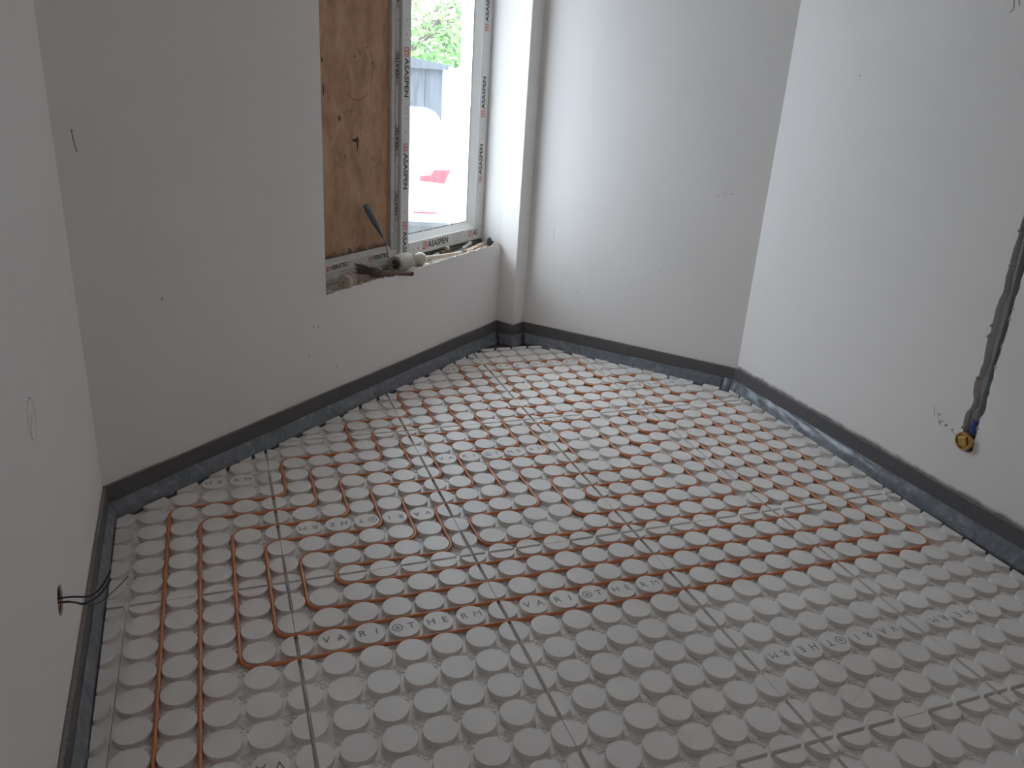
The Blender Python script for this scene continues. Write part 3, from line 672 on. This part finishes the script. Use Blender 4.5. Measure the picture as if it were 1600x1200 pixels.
ribbon(hw, [(sg(1.03), 1.10), (sg(1.025), 1.06)], .003, mk3); ribbon(hw, [(sg(.55), 1.62), (sg(.553), 1.612)], .006, mk3)
tag(hw.build('pencil_circle', pencil, wall_left), 'pencil circle drawn on the wall')
# socket hole
SX, SZ, SR = sg(.935), .312, .036
cy = MB().lathe([(0, -.02), (SR, -.02), (SR, .05), (0, .05)], Matrix.Translation((SX, 0, SZ)) @ Matrix.Rotation(math.radians(-90), 4, 'X'), 28)
boolean_cut(wall_left, cy.build('cutter', M['chase'], loc=(G.x, G.y, 0), rotz=THL))
sk = thing('socket_box', 'round recessed socket box, orange inside, with loose wires at the left wall', 'socket box', (G.x, G.y, 0), THL)
Ms = Matrix.Translation((SX, 0, SZ)) @ Matrix.Rotation(math.radians(-90), 4, 'X')
MB().lathe([(SR - .0005, .004), (SR - .0005, .046), (0, .046), (0, .044), (SR - .003, .044), (SR - .003, .004), (SR - .0005, .004)], Ms, 28).build('box', plain('dark_box', (0.10, 0.10, 0.10), .6), sk)
MB().box((-.024, .002, .005), (.024, .026, .043), Ms).build('insert', plain('orange_box', (0.50, 0.085, 0.04), .5), sk, bevel=.002)
MB().box((-.026, -.022, .008), (.026, .010, .043), Ms @ Matrix.Translation((0, -.008, 0))).build('terminal', plain('terminal', (0.06, 0.06, 0.065), .6), sk, bevel=.003)
def wire(cname, col, pts_, label):
    mb = MB(); P = []
    for i in range(len(pts_) - 1):           # Catmull-Rom
        p0, p1, p2, p3 = (Vector(pts_[max(0, min(len(pts_) - 1, i + k))]) for k in (-1, 0, 1, 2))
        for k in range(6):
            t = k / 6; P.append(.5 * ((2 * p1) + (p2 - p0) * t + (2 * p0 - 5 * p1 + 4 * p2 - p3) * t * t + (3 * p1 - p0 - 3 * p2 + p3) * t ** 3))
    P.append(Vector(pts_[-1])); tag(mb.tube(P, .0012 if cname == 'earth_wire' else .0021, 8).build('wire', plain(cname, col, .45), sk), label)
wire('black_wire', (0.012, 0.012, 0.014), [(SX, .02, SZ + .006), (SX - .002, -.02, SZ + .006), (SX - .004, -.060, SZ + .002), (SX + .012, -.085, SZ + .010), (SX + .045, -.105, SZ + .030)], 'black wire')
wire('blue_wire', (0.018, 0.030, 0.10), [(SX, .02, SZ - .004), (SX - .004, -.02, SZ - .006), (SX - .010, -.050, SZ - .012), (SX + .006, -.080, SZ - .006), (SX + .036, -.105, SZ + .014)], 'blue wire')
wire('earth_wire', (0.10, 0.10, 0.03), [(SX - .004, .02, SZ - .002), (SX - .006, -.018, SZ - .002), (SX - .012, -.045, SZ - .013), (SX - .004, -.080, SZ - .020), (SX + .022, -.115, SZ - .006), (SX + .050, -.140, SZ + .004)], 'thin yellow-green wire')

# ---------------------------------------------------------------- tools left on the window sill (window-wall coordinates)
def sill(name, label, cat, group=None): return thing(name, label, cat, loc2, TH2, group)
fleece = plain('dusty_fleece', (0.52, 0.47, 0.40), 0.95, var=0.2, scale=60, bump=.6, bscale=300)
dust = plain('dusty_beige', (0.50, 0.42, 0.34), 0.9, var=0.2, scale=50)
steel = plain('dull_steel', (0.42, 0.43, 0.45), 0.35, metal=.9, var=.3, scale=50)
wood = plain('old_wood', (0.36, 0.24, 0.15), 0.75, var=.35, scale=40)
dark_wood = plain('dark_handle', (0.14, 0.085, 0.06), 0.6, var=.35, scale=60)
r = sill('tape_reel', 'dusty beige reel lying on edge at the left end of the sill', 'reel')
p0 = Vector((1.238, .018, .584)); ax = Vector((.98, .14, 0)).normalized()
Mr = align(p0, p0 + ax)
MB().lathe([(0, 0), (.004, 0), (.0045, -.0005), (.030, 0), (.0335, .003), (.0335, .030), (.028, .033), (0, .033)], Mr, 28).build('flange', dust, r)
MB().lathe([(.024, .033), (.027, .034), (.027, .044), (.024, .045)], Mr, 24).build('hub', M['upvc_old'], r)
MB().lathe([(0, .045), (.029, .045), (.032, .048), (.032, .060), (.028, .063), (0, .063)], Mr, 28).build('flange', dust, r)
MB().lathe([(0, -.0012), (.0035, -.0012), (.0035, .002), (0, .002)], Mr, 12).build('spindle_hole', M['gasket'], r)
lo = MB(); q = p0 + ax * .055
for k in range(5): lo.tube([q + Vector((.012, -.005, -.012 - .003 * k)), q + Vector((.028 + .004 * k, -.012 - .004 * (k % 2), -.020)), q + Vector((.040 + .006 * k, -.010, -.0285 - .001 * k))], .0012, 5)
lo.build('frayed_end', dust, r)
lab = MB(); lab.box((1.246, .075, .585), (1.270, .078, .615)); lab.build('paper_tab', M['upvc'], r)
# paint roller
r = sill('paint_roller', 'dusty paint roller, blue-grey handle leaning on the plywood sheet', 'paint roller')
c0, c1 = Vector((1.632, .042, .594)), Vector((1.758, .062, .594)); Mc = align(c0, c1); Lc = (c1 - c0).length
MB().lathe([(.020, .006), (.034, -.001), (.0405, .004), (.042, .012), (.042, Lc - .012), (.040, Lc - .003), (.030, Lc), (0, Lc)], Mc, 28).build('sleeve', fleece, r)
MB().lathe([(.0335, 0.0005), (.028, .004), (.010, .006), (.009, -.004), (0, -.004)], Mc, 24).build('end_cap', plain('brown_cap', (0.13, 0.095, 0.07), .8, var=.3), r)
wirep = [c0 + ax * .01, c0 - (c1 - c0).normalized() * .018, (1.600, .045, .612), (1.590, .050, .648), (1.594, .060, .678), (1.604, .072, .700), (1.596, .082, .720), (1.588, .088, .735)]
MB().tube(wirep, .0033, 8).build('wire_frame', steel, r)
hp = [Vector((1.590, .086, .732)), Vector((1.5395, .147, .878))]
hv = hp[1] - hp[0]; Lh = hv.length
MB().lathe([(0, -.004), (.006, -.004), (.007, .010), (.0095, .045), (.0135, .055), (.0150, .085), (.0155, .120), (.0150, .145), (.0135, Lh - .006), (.010, Lh), (0, Lh)], align(hp[0], hp[1]), 18).build('handle', plain('blue_grey_plastic', (0.16, 0.185, 0.215), .5, var=.15, scale=80), r)
# flat brush
r = sill('paint_brush', 'dusty brown paint brush with its handle over the sill edge', 'brush')
b0, b1, b2, b3 = Vector((1.405, .085, .607)), Vector((1.478, .052, .583)), Vector((1.528, .028, .572)), Vector((1.690, -.030, .552))
mb = MB(); rb = random.Random(5)
for k in range(46):
    o = Vector((rb.uniform(-.006, .006), rb.uniform(-.012, .012), rb.uniform(-.020, .016)))
    mb.tube([b1 + o * .75, b0 + o * 1.25 + Vector((rb.uniform(-.012, .010), 0, rb.uniform(-.004, .010)))], [.0035, .0012], 5)
mb.build('bristles', plain('matted_bristles', (0.17, 0.125, 0.10), .95, var=.4, scale=90), r)
Mb = align(b1, b2)
mb = MB()
for t0, t1, sx, sy in ((-.010, .030, .017, .022), (.030, .050, .014, .018)): mb.box((-sx, -sy, t0), (sx, sy, t1), Mb)
mb.build('ferrule', plain('dusty_ferrule', (0.20, 0.16, 0.13), .7, metal=.3, var=.3), r, bevel=.004)
MB().lathe([(0, -.008), (.013, -.008), (.014, .010), (.0095, .040), (.0085, .075), (.0105, .125), (.0115, .150), (0, .150)], align(b2, b3), 16).build('handle', plain('grimy_handle', (0.19, 0.125, 0.095), .7, var=.35, scale=60), r)
q = b2 + (b3 - b2).normalized() * .1495
MB().lathe([(0, -.001), (.0118, -.001), (.012, .010), (.009, .018), (0, .019)], align(q, b3 + (b3 - b2)), 16).build('handle_tip', plain('dark_tip', (0.05, 0.035, 0.03), .6), r)
# round-headed brush
r = sill('round_brush', 'pale round-headed tool with tapering handle beside the paint roller', 'brush')
hc, he = Vector((1.862, .062, .583)), Vector((2.200, .028, .566))
mb = MB(); prof = [(0, -.036)] + [(.034 * math.sin(t), -.034 * math.cos(t)) for t in [math.radians(a) for a in range(12, 150, 12)]] + [(.0135, .034), (.011, .05)]
mb.lathe(prof, align(hc, he), 24).build('head', plain('pale_rubber', (0.62, 0.58, 0.49), .7, var=.12, scale=30), r)
MB().lathe([(0, .046), (.0115, .046), (.0095, .10), (.0085, .18), (.010, .27), (.0105, .33), (0, .342)], align(hc, he), 16).build('handle', plain('bare_wood', (0.60, 0.50, 0.38), .7, var=.2, scale=30), r)
# putty knives, bar, stick, cap
def knife(name, label, a, b, wdt, hl, hmat, tilt=0.0):
    r = sill(name, label, 'putty knife', 'putty knives on the sill'); a, b = Vector(a), Vector(b); m = align(a, b) @ Matrix.Rotation(tilt, 4, 'Z'); L = (b - a).length
    w0 = wdt / 2
    P = [(-.0008, -w0, 0), (-.0008, w0, 0), (-.0012, .006, L - hl + .01), (-.0012, -.006, L - hl + .01)]
    P += [(-x, y, z) for x, y, z in P]
    MB().poly([m @ Vector(p) for p in P], [(0, 1, 2, 3), (7, 6, 5, 4), (0, 4, 5, 1), (1, 5, 6, 2), (2, 6, 7, 3), (3, 7, 4, 0)]).build('blade', steel, r)
    MB().lathe([(0, L - hl), (.007, L - hl), (.009, L - hl + .02), (.0085, L - hl * .4), (.0105, L - .01), (.006, L), (0, L)], m, 14).build('handle', hmat, r)
def upright_tilt(a, b): return 0.0
knife('putty_knife', 'grey steel putty knife lying behind the round-headed tool', (1.960, .112, .556), (2.090, .106, .566), .040, .06, steel, math.radians(80))
knife('putty_knife', 'putty knife with pale handle pointing to the right window jamb', (2.215, .080, .556), (2.415, .112, .580), .045, .12, plain('pale_handle', (0.60, 0.58, 0.55), .5, var=.2), math.radians(85))
r = sill('hand_plane', 'small brown wooden block with a pale knob lying against the window frame', 'tool')
MB().box((2.105, .096, .552), (2.185, .118, .576)).build('block', dark_wood, r, bevel=.005)
MB().lathe([(0, 0), (.010, .0), (.013, .008), (.010, .018), (0, .021)], Matrix.Translation((2.170, .107, .5745)), 16).build('knob', plain('pale_knob', (0.5, 0.46, 0.42), .6), r)
st = MB().box((0, -.012, 0), (.20, .012, .014), align((2.265, .040, .5575), (2.265, .040, 1.0)) @ Matrix.Identity(4))
st = MB(); m = Matrix.Translation((2.255, .040, .557)) @ Matrix.Rotation(math.radians(6), 4, 'Z') @ Matrix.Rotation(math.radians(-3), 4, 'Y')
for k in range(2): st.box((0, -.014 + .0145 * k, 0), (.215 - .02 * k, -.001 + .0145 * k, .013), m)
tag(st.build('wooden_batten', plain('batten_wood', (0.46, 0.33, 0.24), .8, var=.3, scale=40), loc=loc2, rotz=TH2), 'short split wooden batten near the right end of the sill', 'batten')
r = sill('black_cap', 'black round cap at the far right end of the sill', 'cap')
Mk = align((2.490, .046, .580), (2.490 + .6, .046 - .5, .62))
MB().lathe([(0, -.004), (.014, -.004), (.026, .002), (.0275, .012), (.024, .016), (.016, .018), (0, .0185)], Mk, 22).build('disc', M['gasket'], r)
MB().lathe([(0, .017), (.008, .017), (.007, .030), (0, .031)], Mk, 14).build('stem', M['gasket'], r)
# plaster crumbs on the sill
cr = MB(); rc = random.Random(21)
for k in range(230):
    x = rc.uniform(X0 + .01, L2 - .01); y = rc.uniform(.004, .11) ** 1.0; s = .0015 + .0055 * rc.random() ** 2
    c = Vector((x, y, ZS + .006 + s * .5)); v = [c + Vector((rc.uniform(.6, 1) * s * dx, rc.uniform(.6, 1) * s * dy, rc.uniform(.5, .9) * s * dz)) for dx, dy, dz in ((1, 0, 0), (-1, 0, 0), (0, 1, 0), (0, -1, 0), (0, 0, 1), (0, 0, -1))]
    cr.poly(v, [(0, 2, 4), (2, 1, 4), (1, 3, 4), (3, 0, 4), (2, 0, 5), (1, 2, 5), (3, 1, 5), (0, 3, 5)])
tag(cr.build('plaster_crumbs', plain('plaster_crumb', (0.62, 0.55, 0.47), .95, var=.35, scale=70), loc=loc2, rotz=TH2), 'pale plaster crumbs strewn along the broken window sill', 'crumbs', kind='stuff')

# ---------------------------------------------------------------- outside: yard, car, dark shed, tree
ZG = -0.42
yard = struct(MB().box((-14, 2.9, ZG - .1), (26, 40, ZG)).build('ground_outside', plain('pale_paving', (0.42, 0.42, 0.42), .9, var=.2, scale=2)))
car = thing('car', 'white car parked outside the right window, its rear light towards the room', 'car', (1.235, 6.07, ZG), math.atan2(-.27, .96))
white = plain('white_car_paint', (0.80, 0.81, 0.82), .25); cglass = plain('dark_car_glass', (0.02, 0.022, 0.025), .08); blk = plain('black_car_plastic', (0.03, 0.03, 0.032), .6)
# local: x lateral, y forward (rear bumper at y = 0), z up
st_ = [(0.02, .84, .44, .98, .99), (0.10, .88, .36, 1.02, 1.30), (0.45, .90, .30, 1.00, 1.44), (1.3, .90, .28, .99, 1.47), (2.2, .90, .28, .98, 1.44), (2.75, .90, .28, .97, 1.20), (3.1, .89, .28, .95, 1.00), (3.8, .86, .30, .86, .88), (4.2, .76, .38, .70, .72)]
secs = []
for y, hw_, zb, zw, zr in st_:
    rt = hw_ * .74 if zr > zw + .1 else hw_ * .9
    half = [(hw_ * .90, zb), (hw_, zb + .12), (hw_, zw - .14), (hw_ * .965, zw), (rt, zr - .05), (rt * .82, zr), (0, zr + .02)]
    secs.append([(x, y, z) for x, z in half] + [(-x, y, z) for x, z in half[-2::-1]])
bd = MB(); n = len(secs[0])
bd.poly([p for s in secs for p in s], [(i * n + k, i * n + k + 1, (i + 1) * n + k + 1, (i + 1) * n + k) for i in range(len(secs) - 1) for k in range(n - 1)] + [tuple(range(n)), tuple(range(len(secs) * n - 1, (len(secs) - 1) * n - 1, -1))] + [((i + 1) * n, (i + 1) * n + n - 1, i * n + n - 1, i * n) for i in range(len(secs) - 1)], True)
bd.build('body', white, car, sharp=50)
MB().poly([(-.42, .012, 1.02), (.42, .012, 1.02), (.38, .075, 1.28), (-.38, .075, 1.28), (-.42, .04, 1.02), (.42, .04, 1.02), (.38, .10, 1.28), (-.38, .10, 1.28)], [(0, 1, 2, 3), (7, 6, 5, 4), (0, 4, 5, 1), (1, 5, 6, 2), (2, 6, 7, 3), (3, 7, 4, 0)]).build('rear_window', cglass, car)
MB().box((-.86, -.02, .22), (.86, .35, .47)).build('bumper', blk, car, bevel=.03)
MB().box((-.66, -.05, 1.30), (.66, .22, 1.335)).build('spoiler', white, car, bevel=.012)
red = plain('red_lamp', (0.55, 0.02, 0.03), .25)
for s in (-1, 1):
    MB().poly([(s * x, y, z) for y in (-.012, .05) for x, z in ((.56, .87), (.80, .855), (.86, .99), (.70, .985), (.66, .93), (.56, .92))],
              [tuple(range(6)), tuple(range(11, 5, -1))] + [(i, 6 + i, 6 + (i + 1) % 6, (i + 1) % 6) for i in range(6)]).build('tail_light', red, car, bevel=.006)
    MB().box((s * .50, -.012, .558), (s * .74, .03, .574)).build('reflector', red, car)
    MB().poly([(s * (x + o), y, z) for o in (-.03, .012) for y, z, x in ((.75, 1.02, .855), (2.75, 1.02, .855), (2.25, 1.36, .675), (1.0, 1.38, .675))], [(0, 1, 2, 3), (7, 6, 5, 4), (0, 4, 5, 1), (1, 5, 6, 2), (2, 6, 7, 3), (3, 7, 4, 0)]).build('side_window', cglass, car)
    for y in (.78, 3.35):
        mw = Matrix.Translation((s * .80, y, .32)) @ Matrix.Rotation(math.radians(90), 4, 'Y')
        wh = MB().lathe([(0, -.10), (.27, -.10), (.32, -.07), (.32, .07), (.27, .10), (0, .10)], mw, 24).build('wheel', M['gasket'], car)
        MB().lathe([(0, -.106), (.19, -.106), (.2, -.09), (.2, .09), (.19, .106), (0, .106)], mw, 20).build('rim', steel, wh)
# dark shed behind the car
sh = thing('shed', 'dark grey boarded shed behind the white car outside', 'shed', (0, 0, 0))
shm = plain('dark_boards', (0.045, 0.052, 0.062), .7, var=.3, scale=3)
m = Matrix.Translation((3.66, 12.15, ZG)) @ Matrix.Rotation(math.atan2(-.27, .96), 4, 'Z')
MB().box((-4.0, 0, 0), (0, 3, 1.93), m).build('shed_walls', shm, sh)
MB().poly([m @ Vector(p) for p in ((-4.2, -.15, 2.55), (.10, -.15, 1.93), (.10, 3.1, 1.93), (-4.2, 3.1, 2.55), (-4.2, -.15, 1.9), (.10, -.15, 1.85), (.10, 3.1, 1.85), (-4.2, 3.1, 1.9))], [(0, 1, 2, 3), (7, 6, 5, 4), (0, 4, 5, 1), (1, 5, 6, 2), (2, 6, 7, 3), (3, 7, 4, 0)]).build('shed_roof', shm, sh)
for k in range(14):
    MB().box((-3.98 + .285 * k, -.02, 0), (-3.98 + .285 * k + .265, 0, 1.9), m).build('board', shm, sh)
# tree
tr = thing('tree', 'bright green leafy tree rising behind the shed outside', 'tree', (4.75, 20.4, ZG))
MB().tube([(0, 0, 0), (.1, 0, 1.2), (0, .1, 2.4), (.1, 0, 4.0)], [.20, .17, .13, .05], 10).build('trunk', plain('bark', (0.10, 0.075, 0.055), .9, var=.3), tr)
br = MB(); rt = random.Random(9); tips = []
for k in range(20):
    a = rt.uniform(0, 6.28); z = rt.uniform(1.9, 3.6); L = rt.uniform(1.2, 2.6); e = Vector((math.cos(a) * L, math.sin(a) * L, z + rt.uniform(.3, 1.6))); br.tube([(0.05, 0, z), tuple((Vector((0.05, 0, z)) + e) / 2 + Vector((0, 0, .15))), tuple(e)], [.06, .035, .012], 6); tips.append(e)
br.build('branches', plain('branch_bark', (0.12, 0.09, 0.07), .9), tr)
lv = MB()
for k in range(6500):
    e = rt.choice(tips); c = e * rt.uniform(.55, 1.08) + Vector((rt.gauss(0, .42), rt.gauss(0, .42), rt.gauss(0.1, .38))); c.z = max(1.9 + rt.uniform(0, .3), c.z)
    u = Vector((rt.uniform(-1, 1), rt.uniform(-1, 1), rt.uniform(-.6, .6))).normalized(); v = u.orthogonal().normalized(); s = rt.uniform(.06, .13)
    lv.poly([c - u * s, c + v * s * .5, c + u * s, c - v * s * .5], [(0, 1, 2, 3)])
lf = lv.build('leaves', plain('leaf_green', (0.12, 0.28, 0.05), .6, var=.3, scale=3), tr); tag(lf, kind='stuff')
